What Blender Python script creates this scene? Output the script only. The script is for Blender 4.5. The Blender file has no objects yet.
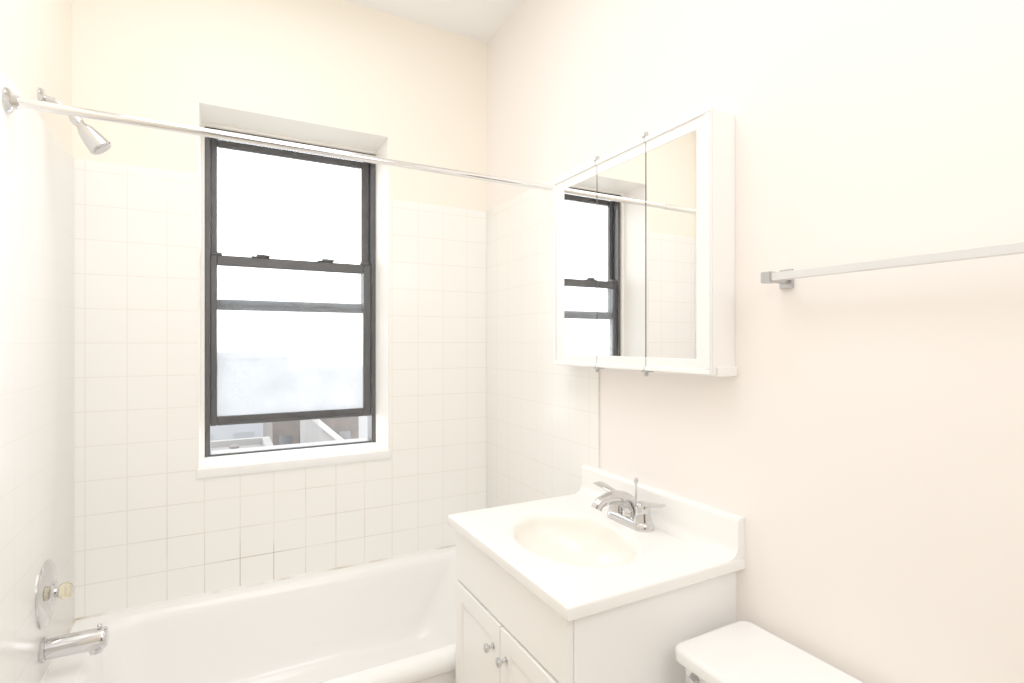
import bpy, bmesh, math
from mathutils import Vector, Matrix
C = bpy.context.scene.collection
PI = math.pi
H = 1.325                      # eye height
XL, XR, YB, YF, ZC = -0.447, 1.073, 2.24, -0.75, H + 1.394
WORLD = {}

# ------------------------------------------------------------------ materials
def M(name, col, rough=.5, metal=0.0, var=.03, scale=6, bump=0.0, bscale=80, coat=0.0, spec=.5):
    m = bpy.data.materials.new(name); m.use_nodes = True
    nt = m.node_tree; p = nt.nodes['Principled BSDF']
    tc = nt.nodes.new('ShaderNodeTexCoord')
    n = nt.nodes.new('ShaderNodeTexNoise'); n.inputs['Scale'].default_value = scale; n.inputs['Detail'].default_value = 3
    nt.links.new(tc.outputs['Object'], n.inputs['Vector'])
    r = nt.nodes.new('ShaderNodeValToRGB'); r.name = 'ramp'
    r.color_ramp.elements[0].position = .3; r.color_ramp.elements[1].position = .7
    r.color_ramp.elements[0].color = tuple(max(0, c*(1-var)) for c in col) + (1,)
    r.color_ramp.elements[1].color = tuple(min(1, c*(1+var)) for c in col) + (1,)
    nt.links.new(n.outputs['Fac'], r.inputs['Fac']); nt.links.new(r.outputs['Color'], p.inputs['Base Color'])
    p.inputs['Roughness'].default_value = rough; p.inputs['Metallic'].default_value = metal
    p.inputs['Coat Weight'].default_value = coat; p.inputs['Specular IOR Level'].default_value = spec
    if bump:
        n2 = nt.nodes.new('ShaderNodeTexNoise'); n2.inputs['Scale'].default_value = bscale
        nt.links.new(tc.outputs['Object'], n2.inputs['Vector'])
        b = nt.nodes.new('ShaderNodeBump'); b.inputs['Strength'].default_value = bump; b.inputs['Distance'].default_value = .002
        nt.links.new(n2.outputs['Fac'], b.inputs['Height']); nt.links.new(b.outputs['Normal'], p.inputs['Normal'])
    return m

def tile_mat(name, axis, u0, z0, s=.115, tile=(.945,.916,.862), grout=(.83,.775,.69), dirt=(.40,.30,.19), stain=None):
    m = bpy.data.materials.new(name); m.use_nodes = True
    nt = m.node_tree; p = nt.nodes['Principled BSDF']; L = nt.links.new
    g = nt.nodes.new('ShaderNodeNewGeometry'); sx = nt.nodes.new('ShaderNodeSeparateXYZ'); L(g.outputs['Position'], sx.inputs[0])
    def math_(op, a, b=None):
        q = nt.nodes.new('ShaderNodeMath'); q.operation = op
        for i, v in enumerate((a, b)):
            if v is None: continue
            if isinstance(v, (int, float)): q.inputs[i].default_value = v
            else: L(v, q.inputs[i])
        return q.outputs[0]
    a = math_('PINGPONG', math_('SUBTRACT', sx.outputs[axis], u0), s/2)
    b = math_('PINGPONG', math_('SUBTRACT', sx.outputs['Z'], z0), s/2)
    d = math_('MINIMUM', a, b)
    mr = nt.nodes.new('ShaderNodeMapRange'); mr.inputs['From Min'].default_value = .0006; mr.inputs['From Max'].default_value = .0022
    L(d, mr.inputs['Value'])
    ns = nt.nodes.new('ShaderNodeTexNoise'); ns.inputs['Scale'].default_value = 4.2; ns.inputs['Detail'].default_value = 5
    L(g.outputs['Position'], ns.inputs['Vector'])
    low = nt.nodes.new('ShaderNodeMapRange'); low.inputs['From Min'].default_value = .95; low.inputs['From Max'].default_value = .5
    L(sx.outputs['Z'], low.inputs['Value'])
    nr = nt.nodes.new('ShaderNodeMapRange'); nr.inputs['From Min'].default_value = .38; nr.inputs['From Max'].default_value = .60
    L(ns.outputs['Fac'], nr.inputs['Value'])
    dm = math_('MULTIPLY', low.outputs[0], nr.outputs[0])
    if stain is not None:
        far = math_('ABSOLUTE', math_('SUBTRACT', sx.outputs[axis], stain))
        fm = nt.nodes.new('ShaderNodeMapRange'); fm.inputs['From Min'].default_value = .60; fm.inputs['From Max'].default_value = .08
        L(far, fm.inputs['Value']); dm = math_('MULTIPLY', dm, fm.outputs[0])
    mg = nt.nodes.new('ShaderNodeMix'); mg.data_type = 'RGBA'
    mg.inputs['A'].default_value = grout + (1,); mg.inputs['B'].default_value = dirt + (1,); L(dm, mg.inputs['Factor'])
    mt = nt.nodes.new('ShaderNodeMix'); mt.data_type = 'RGBA'
    L(mr.outputs[0], mt.inputs['Factor']); L(mg.outputs['Result'], mt.inputs['A']); mt.inputs['B'].default_value = tile + (1,)
    L(mt.outputs['Result'], p.inputs['Base Color'])
    p.inputs['Roughness'].default_value = .22
    bp = nt.nodes.new('ShaderNodeBump'); bp.inputs['Strength'].default_value = .15; bp.inputs['Distance'].default_value = .0015
    L(mr.outputs[0], bp.inputs['Height']); L(bp.outputs['Normal'], p.inputs['Normal'])
    return m

def pane_mat(name, haze, tint, lo=.8, hi=1.15, sc=5, zr=None):
    m = bpy.data.materials.new(name); m.use_nodes = True
    nt = m.node_tree; nt.nodes.clear(); L = nt.links.new
    out = nt.nodes.new('ShaderNodeOutputMaterial')
    tr = nt.nodes.new('ShaderNodeBsdfTransparent'); tr.inputs[0].default_value = (.97,.98,.98,1)
    gl = nt.nodes.new('ShaderNodeBsdfGlossy'); gl.inputs['Roughness'].default_value = .02
    tl = nt.nodes.new('ShaderNodeBsdfTranslucent'); tl.inputs['Color'].default_value = tint + (1,)
    g = nt.nodes.new('ShaderNodeNewGeometry')
    n = nt.nodes.new('ShaderNodeTexNoise'); n.inputs['Scale'].default_value = sc; n.inputs['Detail'].default_value = 6; n.inputs['Roughness'].default_value = .6
    mp = nt.nodes.new('ShaderNodeMapping'); mp.inputs['Scale'].default_value = (1.0, 1.0, .7)
    L(g.outputs['Position'], mp.inputs['Vector']); L(mp.outputs['Vector'], n.inputs['Vector'])
    mr = nt.nodes.new('ShaderNodeMapRange'); mr.inputs['From Min'].default_value = .32; mr.inputs['From Max'].default_value = .68
    mr.inputs['To Min'].default_value = haze*lo; mr.inputs['To Max'].default_value = min(1, haze*hi)
    L(n.outputs['Fac'], mr.inputs['Value'])
    fac = mr.outputs[0]
    if zr:                                   # film of grime, thicker towards the foot of the pane
        s = nt.nodes.new('ShaderNodeSeparateXYZ'); L(g.outputs['Position'], s.inputs[0])
        zm = nt.nodes.new('ShaderNodeMapRange'); zm.inputs['From Min'].default_value = zr[0]; zm.inputs['From Max'].default_value = zr[1]
        zm.inputs['To Min'].default_value = .35; zm.inputs['To Max'].default_value = 1.0; L(s.outputs['Z'], zm.inputs['Value'])
        mu = nt.nodes.new('ShaderNodeMath'); mu.operation = 'MULTIPLY'; L(fac, mu.inputs[0]); L(zm.outputs[0], mu.inputs[1]); fac = mu.outputs[0]
    m1 = nt.nodes.new('ShaderNodeMixShader'); L(fac, m1.inputs[0]); L(tr.outputs[0], m1.inputs[1]); L(tl.outputs[0], m1.inputs[2])
    fr = nt.nodes.new('ShaderNodeFresnel'); fr.inputs[0].default_value = 1.25
    m2 = nt.nodes.new('ShaderNodeMixShader'); L(fr.outputs[0], m2.inputs[0]); L(m1.outputs[0], m2.inputs[1]); L(gl.outputs[0], m2.inputs[2])
    L(m2.outputs[0], out.inputs[0])
    return m

paint   = M('cream_wall_paint', (.925,.842,.70), .6, var=.006, scale=2, bump=.1, bscale=60)
paintR  = M('pale_wall_paint', (.915,.838,.782), .55, var=.006, scale=2, bump=.1, bscale=60)
ceilm   = M('ceiling_paint', (.95,.945,.935), .8, var=.01, bump=.1)
floorm  = tile_mat('floor_tile', 'X', 0, 0, .05, (.80,.77,.73))
tileB   = tile_mat('tile_back', 'X', .048, .400, stain=.13)
tileL   = tile_mat('tile_left', 'Y', YB, .400, tile=(.945,.925,.885), grout=(.895,.865,.82), dirt=(.83,.78,.71))
tileR   = tile_mat('tile_right', 'Y', YB, .400, grout=(.865,.818,.75), dirt=(.78,.72,.65))
enamel  = M('white_enamel', (.955,.94,.915), .2, var=.004, coat=.3)
porc    = M('white_porcelain', (.94,.93,.915), .12, var=.005, coat=.4)
marble  = M('cultured_marble', (.94,.922,.892), .2, var=.006, scale=3, coat=.2)
bowlm   = M('cream_basin', (.935,.892,.805), .22, var=.006, coat=.2)
lamin   = M('white_laminate', (.94,.925,.90), .35, var=.006)
whitep  = M('white_gloss_paint', (.94,.925,.905), .35, var=.006, scale=12)
sillm   = M('worn_sill_paint', (.91,.89,.86), .45, var=.04, scale=14, bump=.3, bscale=40)
cabside = M('cabinet_side_paint', (.945,.91,.87), .35, var=.006, scale=12)
reveal  = M('cream_reveal_paint', (.955,.912,.83), .5, var=.012, scale=6, bump=.2, bscale=40)
caulk   = M('stained_caulk', (.92,.90,.86), .5, scale=5)
e = caulk.node_tree.nodes['ramp'].color_ramp.elements
e[0].position = .36; e[0].color = (.52,.42,.30,1); e[1].position = .50; e[1].color = (.92,.90,.86,1)
chrome  = M('chrome', (.54,.54,.55), .08, 1.0, var=.01)
rodm    = M('polished_rod', (.78,.78,.79), .12, 1.0, var=.01)
steel   = M('brushed_metal', (.38,.38,.39), .28, 1.0, var=.03)
dark    = M('dark_bronze_frame', (.022,.022,.024), .45, var=.12, scale=20, spec=.35)
black   = M('dark_gap', (.010,.010,.010), .7)
acryl   = M('grey_plastic_bar', (.65,.645,.64), .25, var=.01, coat=.3)
mirror  = M('mirror_glass', (.93,.925,.915), .0, 1.0, var=0)
cryst   = M('clear_acrylic', (.92,.84,.58), .08, var=.01)
cryst.node_tree.nodes['Principled BSDF'].inputs['Transmission Weight'].default_value = .75
wood    = M('dark_wood', (.08,.055,.04), .4, var=.2, scale=4)
pane_clear = pane_mat('clear_pane', .06, (.5,.52,.55))
pane_hazy  = pane_mat('hazy_pane', .60, (.36,.378,.40), .6, 1.35, 6, (H+.12, H-.12))
brick   = M('brown_brick', (.042,.034,.029), .9, var=.3, scale=2)
greyr   = M('grey_roofing', (.058,.056,.055), .9, var=.15, scale=1.5)
stucco  = M('pale_stucco', (.10,.097,.094), .9, var=.08, scale=1)
whiter  = M('white_roofing', (.15,.148,.145), .9, var=.06, scale=1)
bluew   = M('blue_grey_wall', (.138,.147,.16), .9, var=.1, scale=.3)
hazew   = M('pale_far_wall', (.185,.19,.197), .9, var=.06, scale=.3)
bglass  = M('far_glass', (.025,.026,.028), .2)
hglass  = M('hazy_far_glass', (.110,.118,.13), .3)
streetm = M('street', (.55,.54,.53), .9)

# ------------------------------------------------------------------ mesh helpers
def box(bm, x0, x1, y0, y1, z0, z1, b=0, seg=2):
    t = bmesh.new(); bmesh.ops.create_cube(t, size=1)
    for v in t.verts:
        v.co = Vector(((x0+x1)/2 + v.co.x*(x1-x0), (y0+y1)/2 + v.co.y*(y1-y0), (z0+z1)/2 + v.co.z*(z1-z0)))
    if b: bmesh.ops.bevel(t, geom=t.edges[:], offset=b, segments=seg, profile=.5, affect='EDGES')
    me = bpy.data.meshes.new('tmp'); t.to_mesh(me); t.free(); bm.from_mesh(me); bpy.data.meshes.remove(me)
    return bm

def loft(bm, rings, cap0=True, cap1=True):
    R = [[bm.verts.new(p) for p in r] for r in rings]
    n = len(R[0])
    for a, b in zip(R, R[1:]):
        for i in range(n):
            bm.faces.new((a[i], a[(i+1) % n], b[(i+1) % n], b[i]))
    if cap0: bm.faces.new(R[0][::-1])
    if cap1: bm.faces.new(R[-1])
    return bm

def lathe(bm, prof, org, axis, n=32):
    org = Vector(org); ax = Vector(axis).normalized()
    u = ax.orthogonal().normalized(); w = ax.cross(u)
    return loft(bm, [[org + ax*h + (u*math.cos(2*PI*i/n) + w*math.sin(2*PI*i/n))*max(r, 1e-5) for i in range(n)] for r, h in prof])

def tube(bm, pts, rad, n=20, up=(0,0,1)):
    pts = [Vector(p) for p in pts]; up = Vector(up); rings = []
    for i, p in enumerate(pts):
        t = (pts[min(i+1, len(pts)-1)] - pts[max(i-1, 0)]).normalized()
        s = t.cross(up)
        if s.length < 1e-4: s = t.cross(Vector((0,1,0)))
        s.normalize(); w = s.cross(t)
        r = rad[i] if isinstance(rad, list) else rad
        rs, ru = r if isinstance(r, tuple) else (r, r)
        rings.append([p + s*rs*math.cos(2*PI*k/n) + w*ru*math.sin(2*PI*k/n) for k in range(n)])
    return loft(bm, rings)

def rrect(x0, x1, y0, y1, r, z, k=8):
    out = []
    for cx, cy, a0 in ((x1-r, y1-r, 0), (x0+r, y1-r, PI/2), (x0+r, y0+r, PI), (x1-r, y0+r, 1.5*PI)):
        for i in range(k+1):
            a = a0 + PI/2*i/k
            out.append(Vector((cx + r*math.cos(a), cy + r*math.sin(a), z)))
    return out

def smoothpath(pts, n=8):
    P = [Vector(p) for p in pts]; P = [P[0]*2-P[1]] + P + [P[-1]*2-P[-2]]; out = []
    for i in range(1, len(P)-2):
        for j in range(n):
            t = j/n; a, b, c, d = P[i-1:i+3]
            out.append(.5*((2*b) + (c-a)*t + (2*a-5*b+4*c-d)*t*t + (3*b-a-3*c+d)*t**3))
    return out + [P[-2]]

def obj(name, bm, mat, parent=None, angle=38, wn=True):
    bmesh.ops.recalc_face_normals(bm, faces=bm.faces[:])
    co = [v.co for v in bm.verts]
    c = Vector([(min(v[i] for v in co) + max(v[i] for v in co))/2 for i in range(3)])
    for v in bm.verts: v.co -= c
    me = bpy.data.meshes.new(name); bm.to_mesh(me); bm.free()
    me.polygons.foreach_set('use_smooth', [True]*len(me.polygons))
    me.set_sharp_from_angle(angle=math.radians(angle))
    for m in (mat if isinstance(mat, (list, tuple)) else [mat]): me.materials.append(m)
    o = bpy.data.objects.new(name, me); C.objects.link(o)
    if wn:
        w = o.modifiers.new('wn', 'WEIGHTED_NORMAL'); w.keep_sharp = True
    WORLD[o] = c
    if parent: o.parent = parent; o.location = c - WORLD[parent]
    else: o.location = c
    return o

def thing(name, loc, label=None, cat=None, group=None, kind=None):
    o = bpy.data.objects.new(name, None); o.empty_display_size = .1; C.objects.link(o); o.location = loc; WORLD[o] = Vector(loc)
    if label: o['label'] = label
    if cat: o['category'] = cat
    if group: o['group'] = group
    if kind: o['kind'] = kind
    return o
def struct(name, bm, mat, parent=None):
    o = obj(name, bm, mat, parent, wn=False)
    if not parent: o['kind'] = 'structure'
    return o
B = bmesh.new

# ------------------------------------------------------------------ room shell
WX0, WX1, WZ0, WZ1 = -.088, .612, .828, H + .872     # opening in the back wall
YO = YB + .30
TT = .008
b = B(); box(b, XL-.1, XR+.1, YF-.1, YO, -.1, 0); struct('floor', b, floorm)
b = B(); box(b, XL-.1, XR+.1, YF-.1, YO, ZC, ZC+.1); struct('ceiling', b, ceilm)
b = B(); box(b, XL-.1, XL, YF-.1, YO, 0, ZC); wl = struct('wall_left', b, paint)
b = B(); box(b, XR, XR+.1, YF-.1, YO, 0, ZC); wr = struct('wall_right', b, paintR)
b = B(); box(b, XL, XR, YF-.1, YF, 0, ZC); struct('wall_front', b, paint)
d1 = thing('added_door', (.25, YF, 0), kind='structure')  # unseen door, added dark so the chrome reflects some contrast
b = B(); box(b, -.15, .65, YF, YF+.03, .01, 2.03, .003, 1); struct('door_leaf', b, wood, d1)
b = B(); lathe(b, [(.03,0),(.03,.005),(.012,.008),(.011,.03),(.026,.04),(.026,.06),(.012,.068)], (-.09, YF+.03, .98), (0,1,0)); struct('door_knob', b, steel, d1)
b = B(); box(b, -.23, -.152, YF, YF+.018, 0, 2.10, .003, 1); box(b, .652, .73, YF, YF+.018, 0, 2.10, .003, 1); box(b, -.152, .652, YF, YF+.018, 2.032, 2.10, .003, 1); struct('door_casing', b, whitep, d1)
b = B()
box(b, XL, WX0, YB, YO, 0, ZC); box(b, WX1, XR, YB, YO, 0, ZC)
box(b, WX0, WX1, YB, YO, 0, WZ0); box(b, WX0, WX1, YB, YO, WZ1, ZC)
wb = struct('wall_back', b, paint)
TZ0, TZ1 = .405, 1.93
b = B()
box(b, XL, WX0, YB-TT, YB, TZ0, TZ1, .002, 1); box(b, WX1, XR, YB-TT, YB, TZ0, TZ1, .002, 1); box(b, WX0-.002, WX1+.002, YB-TT, YB, TZ0, WZ0)
struct('tile_panel', b, tileB, wb)
b = B(); box(b, XL, XL+TT, 1.40, YB-TT, TZ0, TZ1, .003, 2); struct('tile_panel', b, tileL, wl)
b = B(); box(b, XR-TT, XR, 1.39, YB-TT, TZ0, TZ1, .003, 2); struct('tile_panel', b, tileR, wr)
# caulk round the tub
b = B()
tube(b, [(XL+TT, YB-TT, .4055), (XR-TT, YB-TT, .4055)], .005, 12)
tube(b, [(XL+TT, 1.47, .4055), (XL+TT, YB-TT, .4055)], .005, 12); tube(b, [(XR-TT, 1.47, .4055), (XR-TT, YB-TT, .4055)], .005, 12)
struct('trim_1', b, caulk)

# ------------------------------------------------------------------ window
w1 = thing('window_1', (.27, 2.49, WZ0), kind='structure')
b = B(); box(b, WX0-.004, WX1+.004, YB-TT-.006, YB+.215, WZ0, WZ0+.034, .003, 2); struct('window_sill', b, sillm, w1)
b = B(); box(b, WX0, -.074, YB+.20, YO, WZ0+.034, WZ1); box(b, -.074, WX1, YB+.20, YO, WZ1-.012, WZ1); struct('casing', b, reveal, w1)
b = B(); box(b, WX1-.003, WX1, YB+.001, YB+.213, WZ0+.034, WZ1-.003); box(b, WX0, WX0+.003, YB+.001, YB+.20, WZ0+.034, WZ1-.003); box(b, WX0, WX1, YB+.001, YB+.20, WZ1-.003, WZ1); struct('jamb_liner', b, reveal, w1)
FX0, FX1, FZ0, FZ1 = -.074, WX1, WZ0+.034, WZ1-.012
b = B()
y0, y1 = YB+.213, YB+.297
box(b, FX0, FX0+.02, y0, y1, FZ0, FZ1, .002, 1); box(b, FX1-.022, FX1, y0, y1, FZ0, FZ1, .002, 1)
box(b, FX0+.02, FX1-.022, y0, y1, FZ1-.022, FZ1, .002, 1); box(b, FX0+.02, FX1-.022, y0, y1, WZ0, FZ0+.009, .002, 1)
struct('window_frame', b, dark, w1)
def sash(name, z0, z1, ya, yb, st, sb, pm, stl=.024, strr=.034):
    x0, x1 = FX0+.02, FX1-.022
    q = B()
    box(q, x0, x0+stl, ya, yb, z0, z1, .003, 1); box(q, x1-strr, x1, ya, yb, z0, z1, .003, 1)
    box(q, x0+stl, x1-strr, ya, yb, z1-st, z1, .003, 1); box(q, x0+stl, x1-strr, ya, yb, z0, z0+sb, .003, 1)
    ym = (ya+yb)/2
    s = struct(name, q, dark, w1)
    q = B(); box(q, x0+stl-.004, x1-strr+.004, ym-.002, ym+.002, z0+sb-.004, z1-st+.004); struct('pane', q, pm, s)
    return s
sash('upper_sash', H+.13, FZ1-.022, YB+.262, YB+.288, .034, .045, pane_clear)
ls = sash('lower_sash', H-.342, H+.352, YB+.224, YB+.250, .042, .038, pane_hazy)
for lx in (.13, .39):
    q = B(); box(q, lx-.035, lx+.035, YB+.214, YB+.246, H+.352, H+.356, .002, 1)
    box(q, lx-.016, lx+.016, YB+.212, YB+.24, H+.355, H+.365, .003, 2); tube(q, [(lx, YB+.222, H+.361), (lx+.035, YB+.214, H+.359)], .004, 10)
    struct('sash_latch', q, dark, ls)
for lx in (-.03, .56):
    q = B(); box(q, lx-.018, lx+.018, YB+.216, YB+.246, H+.350, H+.362, .002, 1); struct('tilt_latch', q, dark, ls)
q = B(); box(q, .0, .53, YB+.214, YB+.226, H-.336, H-.329, .002, 1); struct('lift_rail', q, dark, ls)

# ------------------------------------------------------------------ bathtub
t = thing('bathtub', ((XL+XR)/2, 1.85, 0), 'white enamelled bathtub built in below the window', 'bathtub')
TR = .4045
x0, x1 = XL+TT+.0005, XR-TT-.0005; yf, yb = 1.462, YB-TT-.0005
rings = [rrect(x0,x1,yf+.03,yb,.006,0), rrect(x0,x1,yf+.03,yb,.006,.340), rrect(x0,x1,yf+.012,yb,.006,.346),
         rrect(x0,x1,yf+.003,yb,.006,.358), rrect(x0,x1,yf,yb,.006,.374), rrect(x0,x1,yf+.004,yb,.006,.389), rrect(x0,x1,yf+.014,yb,.006,.400), rrect(x0,x1,yf+.026,yb,.006,TR),
         rrect(x0+.075,x1-.08,yf+.044,yb-.040,.10,TR), rrect(x0+.083,x1-.09,yf+.054,yb-.050,.10,.4015), rrect(x0+.092,x1-.10,yf+.063,yb-.060,.105,.392), rrect(x0+.098,x1-.11,yf+.069,yb-.067,.11,.374),
         rrect(x0+.103,x1-.125,yf+.075,yb-.073,.11,.33), rrect(x0+.12,x1-.22,yf+.10,yb-.092,.13,.17),
         rrect(x0+.135,x1-.26,yf+.12,yb-.11,.13,.124), rrect(x0+.16,x1-.30,yf+.15,yb-.135,.12,.096), rrect(x0+.20,x1-.35,yf+.19,yb-.175,.10,.083), rrect(x0+.24,x1-.39,yf+.23,yb-.21,.08,.08)]
obj('tub_body', loft(B(), rings), enamel, t, 60)
q = B(); lathe(q, [(.036,0),(.036,.004),(.03,.009),(.006,.011),(0,.011)], (x0+.107, 1.86, .285), (1,0,.14)); obj('overflow_plate', q, chrome, t)
q = B(); lathe(q, [(.03,0),(.03,.003),(.022,.004),(.02,.001),(0,.001)], (x0+.27, 1.86, .079), (0,0,1)); obj('drain', q, chrome, t)

# tub spout
SY, SZ = 1.875, .488
t = thing('tub_spout', (XL+TT, SY, SZ), 'chrome tub filler spout on the left wall low over the bathtub', 'spout')
X = XL+TT
q = B(); lathe(q, [(.031,0),(.033,.003),(.033,.009),(.028,.012)], (X, SY, SZ), (1,0,0)); obj('flange', q, chrome, t)
q = B()
P = [(X+.008,SY,SZ),(X+.03,SY,SZ),(X+.09,SY,SZ),(X+.130,SY,SZ-.001),(X+.140,SY,SZ-.002),(X+.144,SY,SZ-.002)]
tube(q, P, [(.027,.027),(.027,.0275),(.027,.0285),(.0275,.0295),(.026,.028),(.021,.023)], 28)
lathe(q, [(.015,0),(.017,.006),(.018,.016)], (X+.118, SY, SZ-.038), (0,0,1), 20)
obj('spout_body', q, chrome, t, 60)
q = B(); lathe(q, [(.003,0),(.003,.006),(.006,.008),(.0065,.011),(.004,.014),(0,.0145)], (X+.126, SY, SZ+.025), (0,0,1), 16); obj('diverter_knob', q, chrome, t)

# valve
VY, VZ = 1.905, .628
t = thing('shower_valve', (X, VY, VZ), 'round chrome valve plate with yellowed acrylic knob on left wall above tub spout', 'valve')
q = B(); lathe(q, [(.090,0),(.090,.002),(.084,.008),(.058,.013),(.034,.016),(.03,.02),(.026,.024)], (X, VY, VZ), (1,0,0), 48); obj('escutcheon', q, chrome, t)
q = B(); lathe(q, [(.014,.022),(.014,.034)], (X, VY, VZ), (1,0,0), 20); obj('stem', q, chrome, t)
q = B(); n = 24
rings = []
for r, h in ((.014,.030),(.019,.033),(.022,.040),(.022,.052),(.018,.059),(.009,.061)):
    rings.append([Vector((X+h, VY + r*(1+.06*math.cos(8*a))*math.cos(a), VZ + r*(1+.06*math.cos(8*a))*math.sin(a))) for a in [2*PI*i/64 for i in range(64)]])
loft(q, rings); obj('knob', q, cryst, t, 50)
q = B(); lathe(q, [(.008,.0605),(.008,.0630),(.006,.064),(0,.064)], (X, VY, VZ), (1,0,0), 20); obj('knob_cap', q, chrome, t)

# shower head
AY, AZ = 1.896, 1.994
t = thing('shower', (XL, AY, AZ), 'chrome shower head on a short bent arm high on left wall', 'shower head')
q = B(); lathe(q, [(.026,0),(.026,.003),(.021,.009),(.011,.012)], (XL, AY, AZ), (1,0,0)); obj('flange', q, chrome, t)
q = B(); tube(q, smoothpath([(XL+.002,AY,AZ),(XL+.03,AY,AZ-.004),(XL+.055,AY,AZ-.024),(XL+.08,AY,AZ-.048)]), .0082, 16); obj('shower_arm', q, chrome, t)
q = B(); d = Vector((.62,0,-.78)).normalized()
lathe(q, [(.012,-.012),(.0145,-.004),(.0145,.008),(.012,.014),(.015,.024),(.021,.034),(.026,.06),(.029,.083),(.030,.090),(.027,.094),(.0,.0925)], (XL+.078, AY, AZ-.046), d, 32)
obj('spray_head', q, chrome, t, 35)
q = B(); lathe(q, [(.023,.0915),(.023,.0955),(.0,.0955)], (XL+.078, AY, AZ-.046), d, 32); obj('nozzle_face', q, steel, t)

# shower rod
RY, RZ = 1.61, H + .548
t = thing('shower_curtain_rod', (.3, RY, RZ), 'long bare metal shower curtain rod spanning the room in front of the window', 'curtain rod')
q = B(); tube(q, [(XL+TT,RY,RZ),(.40,RY,RZ)], .0114, 24); obj('outer_tube', q, rodm, t)
q = B(); tube(q, [(.39,RY,RZ),(XR-TT,RY,RZ)], .0100, 24); obj('inner_tube', q, rodm, t)
for sx, wx in ((1, XL+TT), (-1, XR-TT)):
    q = B(); lathe(q, [(.029,0),(.029,.004),(.024,.009),(.017,.012),(.0155,.022),(.0118,.024)], (wx, RY, RZ), (sx,0,0)); obj('flange', q, chrome, t)

# ------------------------------------------------------------------ medicine cabinet
CX = .985
y0, y1, z0, z1 = .862, 1.527, H-.078, H+.545
t = thing('medicine_cabinet', (XR, (y0+y1)/2, z0), 'white three door mirrored medicine cabinet on the wall above the vanity', 'cabinet')
q = B(); box(q, CX+.0155, XR-.0005, y0+.004, y1-.004, z0+.003, z1-.003, .003, 2); box(q, CX+.02, XR-.0005, y0-.004, y1+.004, z0-.004, z0+.018, .003, 2)
obj('body', q, cabside, t)
seams = [y0, 1.080, 1.292, y1]
bw_t, bw_b = .042, .036
for i in range(3):
    ya, yc = seams[i]+(.002 if i else 0), seams[i+1]-(.002 if i < 2 else 0)
    ml = .044 if i == 0 else 0; mr_ = .057 if i == 2 else 0
    za, zc = z0, z1
    q = B()
    box(q, CX+.006, CX+.015, ya, yc, za, zc)                   # backing board
    box(q, CX, CX+.0055, ya, yc, zc-bw_t, zc, .0015, 1); box(q, CX, CX+.0055, ya, yc, za, za+bw_b, .0015, 1)
    if ml: box(q, CX, CX+.0055, ya, ya+ml, za+bw_b-.0016, zc-bw_t+.0016, .0015, 1)
    if mr_: box(q, CX, CX+.0055, yc-mr_, yc, za+bw_b-.0016, zc-bw_t+.0016, .0015, 1)
    # raised outer bead of the frame
    box(q, CX-.005, CX-.0002, ya, yc, zc-.014, zc-.001, .002, 2); box(q, CX-.005, CX-.0002, ya, yc, za+.001, za+.012, .002, 2)
    if ml: box(q, CX-.005, CX-.0002, ya+.001, ya+.014, za+.0125, zc-.0145, .002, 2)
    if mr_: box(q, CX-.005, CX-.0002, yc-.014, yc-.001, za+.0125, zc-.0145, .002, 2)
    d = obj('mirror_door', q, whitep, t)
    q = B(); box(q, CX+.002, CX+.0058, ya+(ml or .0006), yc-(mr_ or .0006), za+bw_b, zc-bw_t); obj('mirror', q, mirror, d, wn=False)
for ys in seams[1:3]:
    q = B(); box(q, CX+.003, CX+.0152, ys-.0019, ys+.0019, z0+.004, z1-.004); obj('seam', q, black, t)
    for zz, s in ((z1, 1), (z0, -1)):
        q = B(); box(q, CX-.004, CX+.03, ys-.012, ys+.012, min(zz, zz+s*.004), max(zz, zz+s*.004), .001, 1)
        lathe(q, [(.006,0),(.006,.012),(.003,.015)], (CX+.003, ys, zz), (0,0,s), 14); obj('pivot_hinge', q, steel, t)

# ------------------------------------------------------------------ towel bar
BZ = H + .135
t = thing('towel_bar', (XR, .44, BZ), 'pale grey square towel bar on grey metal brackets on the right wall', 'towel bar')
q = B(); box(q, 1.003, 1.019, .145, .728, BZ-.008, BZ+.008, .001, 1); obj('bar', q, acryl, t)
for yy in (.732, .142):
    q = B(); box(q, XR-.008, XR-.0003, yy-.015, yy+.015, BZ-.021, BZ+.021, .002, 2)
    box(q, .998, XR-.006, yy-.009, yy+.009, BZ-.010, BZ+.010, .002, 2)
    box(q, .997, 1.025, yy-.011, yy+.011, BZ-.012, BZ+.012, .002, 2); obj('bracket', q, steel, t)

# ------------------------------------------------------------------ vanity cabinet
CZ = .82; CT = .030
vx, vy0, vy1, vz = .605, .862, 1.444, CZ-CT
t = thing('vanity_cabinet', (.84, 1.15, 0), 'white two door bathroom vanity cabinet beside the bathtub', 'cabinet')
q = B(); xb = XR-.0005
box(q, vx, xb, vy0, vy0+.016, .10, vz, .001, 1); box(q, vx, xb, vy1-.016, vy1, .10, vz, .001, 1)
box(q, vx, vx+.016, vy0+.016, vy1-.016, .10, vz); box(q, xb-.008, xb, vy0+.016, vy1-.016, .10, vz); box(q, vx+.016, xb-.008, vy0+.016, vy1-.016, .10, .116)
box(q, vx+.06, xb, vy0, vy1, 0, .0995)
obj('body', q, lamin, t)
def panel_door(ya, yc, za, zc, xf, th, margin):
    q = B(); box(q, xf, xf+th, ya, yc, za, zc, .003, 2)
    q.faces.ensure_lookup_table(); q.normal_update()
    f = min(q.faces, key=lambda f: (round(f.calc_center_median().x, 4), -f.calc_area()))
    if margin:
        for thk, dep in ((margin, 0), (.006, -.005), (.004, 0), (.016, .005)):
            bmesh.ops.inset_region(q, faces=[f], thickness=thk, depth=dep, use_even_offset=True)
    return q
DT = .632
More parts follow.
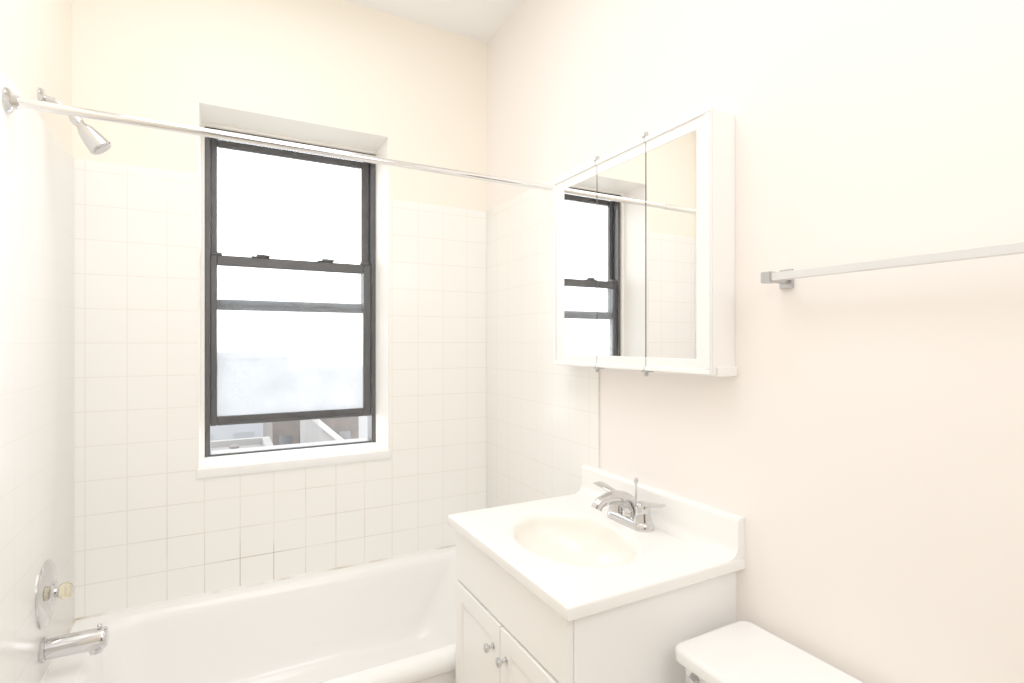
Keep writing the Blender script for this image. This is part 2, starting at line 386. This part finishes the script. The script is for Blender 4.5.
obj('false_drawer_front', panel_door(vy0+.004, vy1-.004, DT+.008, vz-.012, vx-.016, .016, 0), lamin, t)
ym = (vy0+vy1)/2
for ya, yc, ky in ((ym+.002, vy1-.006, ym+.034), (vy0+.006, ym-.002, ym-.034)):
    d = obj('door', panel_door(ya, yc, .12, DT, vx-.018, .018, .042), lamin, t, 30)
    q = B(); lathe(q, [(.009,0),(.009,.002),(.0045,.004),(.0042,.012),(.009,.0155),(.0115,.020),(.0105,.024),(.005,.0265),(0,.027)], (vx-.018, ky, .568), (-1,0,0), 24)
    obj('knob', q, chrome, d, 50)

# ------------------------------------------------------------------ vanity top with basin
t = thing('bathroom_sink', (.82, 1.147, vz), 'white moulded sink top with oval cream basin on the vanity cabinet', 'sink')
cx0, cx1, cy0, cy1 = .572, XR-.0005, .838, 1.458
bx, by, ra, rb = .800, 1.152, .142, .196
N = 96
angs = [2*PI*i/N for i in range(N)]
cang = [math.atan2(yy-by, xx-bx) % (2*PI) for xx in (cx0, cx1) for yy in (cy0, cy1)]
for ca in cang:
    j = min(range(N), key=lambda i: abs((angs[i]-ca+PI) % (2*PI)-PI)); angs[j] = ca
def rectring(ins, z):
    out = []
    for a in angs:
        dx, dy = math.cos(a), math.sin(a); ts = []
        if dx > 1e-9: ts.append((cx1-bx)/dx)
        if dx < -1e-9: ts.append((cx0-bx)/dx)
        if dy > 1e-9: ts.append((cy1-by)/dy)
        if dy < -1e-9: ts.append((cy0-by)/dy)
        tt = min(ts); x, y = bx+dx*tt, by+dy*tt
        out.append(Vector((min(max(x, cx0+ins), cx1-ins), min(max(y, cy0+ins), cy1-ins), z)))
    return out
def ell(a_, b_, z, ox=0):
    out = []
    for a in angs:
        k = 1/math.sqrt((math.cos(a)/a_)**2 + (math.sin(a)/b_)**2)
        out.append(Vector((bx+ox+k*math.cos(a), by+k*math.sin(a), z)))
    return out
q = B()
rings = [ell(ra+.03, rb+.03, CZ-CT), rectring(.004, CZ-CT), rectring(0, CZ-CT+.004), rectring(0, CZ-.006), rectring(.0018, CZ-.0018), rectring(.006, CZ),
         ell(ra+.024, rb+.024, CZ), ell(ra+.018, rb+.018, CZ-.0006), ell(ra+.012, rb+.012, CZ-.0024), ell(ra+.006, rb+.006, CZ-.0054), ell(ra, rb, CZ-.0100)]
loft(q, rings, False, False)
obj('counter', q, marble, t, 50)
q = B()
rings = [ell(ra, rb, CZ-.0100), ell(ra-.007, rb-.007, CZ-.0170)]
for k in range(1, 13):
    u = k/12; s = math.cos(u*PI/2*.93)
    rings.append(ell((ra-.007)*s**.9, (rb-.007)*s**.9, CZ-.017-.098*math.sin(u*PI/2)))
loft(q, rings, False, True)
obj('basin', q, bowlm, t, 60)
prof = [(XR-.0005, CZ-.001), (XR-.050, CZ-.001), (XR-.050, CZ+.0003)]
prof += [(XR-.050+.026*math.sin(a), CZ+.0265-.026*math.cos(a)) for a in [PI/2*i/6 for i in range(7)]]
prof += [(XR-.0235, CZ+.080)] + [(XR-.0145-.009*math.cos(a), CZ+.083+.009*math.sin(a)) for a in [PI/2*i/5 for i in range(6)]] + [(XR-.0005, CZ+.092)]
q = B(); loft(q, [[Vector((px, yy, pz)) for px, pz in prof] for yy in (cy0+.002, cy1-.001)]); obj('backsplash', q, marble, t, 50)
q = B(); lathe(q, [(.022,0),(.022,.003),(.016,.004),(.014,.001),(0,.001)], (bx, by, CZ-.1152), (0,0,1)); obj('drain', q, chrome, t)

# ------------------------------------------------------------------ faucet
fx, fy = .992, 1.150
t = thing('sink_faucet', (fx, fy, CZ), 'chrome two handle sink faucet with low curved spout', 'faucet')
q = B(); loft(q, [rrect(fx-.029, fx+.029, fy-.082, fy+.082, .028, CZ), rrect(fx-.029, fx+.029, fy-.082, fy+.082, .028, CZ+.009),
                  rrect(fx-.026, fx+.026, fy-.079, fy+.079, .0255, CZ+.018), rrect(fx-.020, fx+.020, fy-.072, fy+.072, .0195, CZ+.023)])
obj('base_plate', q, chrome, t, 50)
q = B()
P = smoothpath([(fx+.006,fy,CZ+.018),(fx+.003,fy,CZ+.044),(fx-.018,fy,CZ+.066),(fx-.054,fy,CZ+.078),(fx-.090,fy,CZ+.075),(fx-.109,fy,CZ+.066),(fx-.116,fy,CZ+.055)])
m_ = len(P)
tube(q, P, [(.028-.012*min(1,i/(m_*.65)), .024-.011*min(1,i/(m_*.65))) for i in range(m_)], 24, up=(0,1,0)); obj('spout', q, chrome, t, 60)
for s in (-1, 1):
    hy = fy + s*.053
    q = B(); lathe(q, [(.025,0),(.025,.008),(.021,.018),(.0195,.032),(.0215,.040),(.0195,.049),(.012,.054),(0,.0555)], (fx, hy, CZ+.018), (0,0,1), 28)
    P = smoothpath([(fx, hy-s*.006, CZ+.064), (fx-.004, hy+s*.022, CZ+.071), (fx-.008, hy+s*.048, CZ+.078), (fx-.010, hy+s*.072, CZ+.082), (fx-.010, hy+s*.079, CZ+.082)], 5)
    m_ = len(P); tube(q, P, [(.012 + .007*min(1, i/(m_*.7)) - (.008 if i == m_-1 else 0), .0085-.0050*i/(m_-1)) for i in range(m_)], 16)
    obj('handle', q, chrome, t, 60)
q = B(); lathe(q, [(.003,0),(.003,.09),(.006,.095),(.0065,.104),(.004,.109),(0,.110)], (fx+.023, fy, CZ+.014), (0,0,1), 14); obj('lift_rod', q, chrome, t)

# ------------------------------------------------------------------ toilet
t = thing('toilet', (.75, .59, 0), 'white porcelain toilet with its tank against the right wall beside the vanity', 'toilet')
ty0, ty1, tx0, tx1, LZ = .365, .817, .836, 1.046, .688
q = B(); loft(q, [rrect(tx0+.03, tx1, ty0+.03, ty1-.03, .03, .385), rrect(tx0+.012, tx1, ty0+.015, ty1-.015, .03, .41), rrect(tx0, tx1, ty0, ty1, .03, LZ-.030)]); obj('tank', q, porc, t, 50)
q = B(); a = (tx0-.012, XR-.018, ty0-.012, ty1+.012)
loft(q, [rrect(a[0]+.004,a[1]-.003,a[2]+.004,a[3]-.004,.024,LZ-.030), rrect(*a,.026,LZ-.026), rrect(*a,.026,LZ-.008),
         rrect(a[0]+.002,a[1]-.002,a[2]+.002,a[3]-.002,.025,LZ-.003), rrect(a[0]+.007,a[1]-.005,a[2]+.007,a[3]-.007,.021,LZ-.0005), rrect(a[0]+.014,a[1]-.010,a[2]+.014,a[3]-.014,.018,LZ)])
obj('tank_lid', q, porc, t, 50)
q = B(); lathe(q, [(.012,0),(.012,.004),(.008,.008),(.007,.018)], (tx0+.001, ty1-.045, LZ-.046), (-1,0,0), 20)
tube(q, smoothpath([(tx0-.014, ty1-.038, LZ-.046),(tx0-.018, ty1-.08, LZ-.048),(tx0-.016, ty1-.125, LZ-.056)], 5), (.006,.008), 14); obj('flush_lever', q, chrome, t, 50)
def oval(cx, cy, a_, b_, z, n=48): return [Vector((cx + a_*math.cos(2*PI*i/n)*(1 if math.cos(2*PI*i/n) < 0 else .85), cy + b_*math.sin(2*PI*i/n), z)) for i in range(n)]
q = B(); by_ = .59
loft(q, [oval(.66,by_,.20,.105,0), oval(.66,by_,.19,.10,.03), oval(.66,by_,.17,.085,.14), oval(.63,by_,.20,.13,.24), oval(.60,by_,.235,.175,.34), oval(.60,by_,.245,.185,.385), oval(.60,by_,.235,.175,.392),
         oval(.585,by_,.17,.13,.390), oval(.585,by_,.15,.11,.33), oval(.60,by_,.07,.05,.22)])
box(q, .72, tx1-.02, by_-.12, by_+.12, .30, .386, .02, 3); obj('bowl', q, porc, t, 50)
q = B(); loft(q, [oval(.60,by_,.245,.188,.3922), oval(.60,by_,.25,.192,.400), oval(.60,by_,.245,.187,.410), oval(.60,by_,.16,.115,.410), oval(.60,by_,.155,.11,.3922)], False, False); obj('seat', q, porc, t, 50)
q = B(); loft(q, [oval(.60,by_,.245,.188,.4105), oval(.60,by_,.25,.192,.420), oval(.60,by_,.235,.18,.428), oval(.60,by_,.18,.13,.431)]); obj('seat_lid', q, porc, t, 50)

# ------------------------------------------------------------------ outside
GZ = -12
q = B(); box(q, -60, 80, 8, 120, GZ-.5, GZ); o = struct('ground', q, streetm)
def windows(par, xs, zs, y, w, h, lm, gm):
    for zz in zs:
        for xx in xs:
            q = B(); box(q, xx-.1, xx+w+.1, y-.06, y+.05, zz-.12, zz)
            f = obj('window_ledge', q, lm, par, wn=False)
            q = B(); box(q, xx, xx+w, y-.02, y+.05, zz, zz+h); obj('pane', q, gm, f, wn=False)
# flat grey roof, left
t = thing('apartment_building', (-2, 19, GZ), 'low building with flat grey roof and parapet at left under the raised sash', 'building')
q = B(); box(q, -6, 1.45, 15, 22, GZ, -2.6); obj('wall', q, brick, t, wn=False)
q = B(); box(q, -5.75, 1.2, 15.25, 21.75, -2.6, -2.45); obj('roof', q, greyr, t, wn=False)
q = B()
for r in ((-6,1.45,15,15.25),(-6,1.45,21.75,22),(-6,-5.75,15.25,21.75),(1.2,1.45,15.25,21.75)): box(q, *r, -2.6, -2.25)
obj('parapet', q, stucco, t, wn=False)
q = B(); lathe(q, [(.09,0),(.09,.28),(.15,.30),(.15,.36),(.02,.42)], (.25, 19.6, -2.45), (0,0,1), 16); obj('vent_pipe', q, brick, t, wn=False)
windows(t, (-4.5, -2.5, -.5), (-5.2, -8.2), 15, .9, 1.6, stucco, bglass)
# brick house, middle
t = thing('brick_house', (3, 27, GZ), 'brown brick house with dark windows between the flat roof and the pale sloping roof', 'building')
q = B(); box(q, 1.7, 5.2, 24, 30, GZ, -1.7); obj('wall', q, brick, t, wn=False)
q = B(); box(q, 1.55, 5.35, 23.85, 30.15, -1.7, -1.45); obj('cornice', q, stucco, t, wn=False)
windows(t, (1.95, 2.75, 3.55, 4.35), (-3.75, -5.9, -8.1), 24, .5, 1.15, whiter, bglass)
# sloping pale roof, right
t = thing('pale_roofed_house', (4, 20, GZ), 'house with pale sloping roof at right under the raised sash', 'building')
q = B(); loft(q, [[Vector((2.6,y,GZ)), Vector((2.6,y,-1.35)), Vector((4.6,y,-3.2)), Vector((4.6,y,GZ))] for y in (17, 22.5)]); obj('wall', q, stucco, t, 10, wn=False)
q = B(); loft(q, [[Vector((2.45,y,-1.2)), Vector((2.45,y,-1.0)), Vector((4.8,y,-3.18)), Vector((4.8,y,-3.38))] for y in (16.8, 22.7)]); obj('roof', q, whiter, t, 10, wn=False)
q = B(); tube(q, [(4.82,16.8,-3.3),(4.82,22.7,-3.3)], .09, 12); obj('gutter', q, greyr, t, wn=False)
windows(t, (2.9, 3.9), (-6.5, -9.5), 17, .6, 1.5, stucco, bglass)
# further blue grey block
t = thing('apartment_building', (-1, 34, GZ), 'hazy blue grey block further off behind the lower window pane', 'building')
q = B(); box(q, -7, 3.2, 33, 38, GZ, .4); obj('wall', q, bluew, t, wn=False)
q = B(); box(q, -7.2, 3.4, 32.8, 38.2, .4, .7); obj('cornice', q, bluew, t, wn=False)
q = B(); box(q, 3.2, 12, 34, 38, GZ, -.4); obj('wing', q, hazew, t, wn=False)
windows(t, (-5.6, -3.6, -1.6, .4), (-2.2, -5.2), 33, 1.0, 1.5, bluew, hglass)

# ------------------------------------------------------------------ light
w = bpy.data.worlds.new('sky'); bpy.context.scene.world = w; w.use_nodes = True
nt = w.node_tree; bg = nt.nodes['Background']
tc = nt.nodes.new('ShaderNodeTexCoord'); sp = nt.nodes.new('ShaderNodeSeparateXYZ'); nt.links.new(tc.outputs['Generated'], sp.inputs[0])
rp = nt.nodes.new('ShaderNodeValToRGB'); rp.color_ramp.elements[0].position = .0; rp.color_ramp.elements[1].position = .5
rp.color_ramp.elements[0].color = (.98,.985,1,1); rp.color_ramp.elements[1].color = (.98,.99,1,1)
nt.links.new(sp.outputs['Z'], rp.inputs['Fac']); nt.links.new(rp.outputs['Color'], bg.inputs['Color']); bg.inputs['Strength'].default_value = 6.0
def area(name, loc, rot, sx, sy, power, col):
    l = bpy.data.lights.new(name, 'AREA'); l.shape = 'RECTANGLE'; l.size = sx; l.size_y = sy; l.energy = power; l.color = col
    o = bpy.data.objects.new(name, l); C.objects.link(o); o.location = loc; o.rotation_euler = rot; return o
area('ceiling_lamp', (.08, 1.05, ZC-.03), (0,0,0), .8, 1.5, 13.5, (1,.985,.965))
area('added_fill_light', (.45, YF+.2, 2.1), (math.radians(74),0,math.radians(26)), 1.0, .8, 11, (1,.985,.965))  # added fill light behind the camera, evens out the room

cam = bpy.data.cameras.new('camera'); cam.sensor_width = 36; cam.lens = 36*532/1024; cam.clip_start = .02; cam.clip_end = 500
co = bpy.data.objects.new('camera', cam); C.objects.link(co); co.location = (0,0,H); co.rotation_euler = (PI/2, 0, -math.radians(28.3))
bpy.context.scene.camera = co
vs = bpy.context.scene.view_settings
vs.view_transform = 'Standard'; vs.exposure = .18; vs.gamma = 1.7
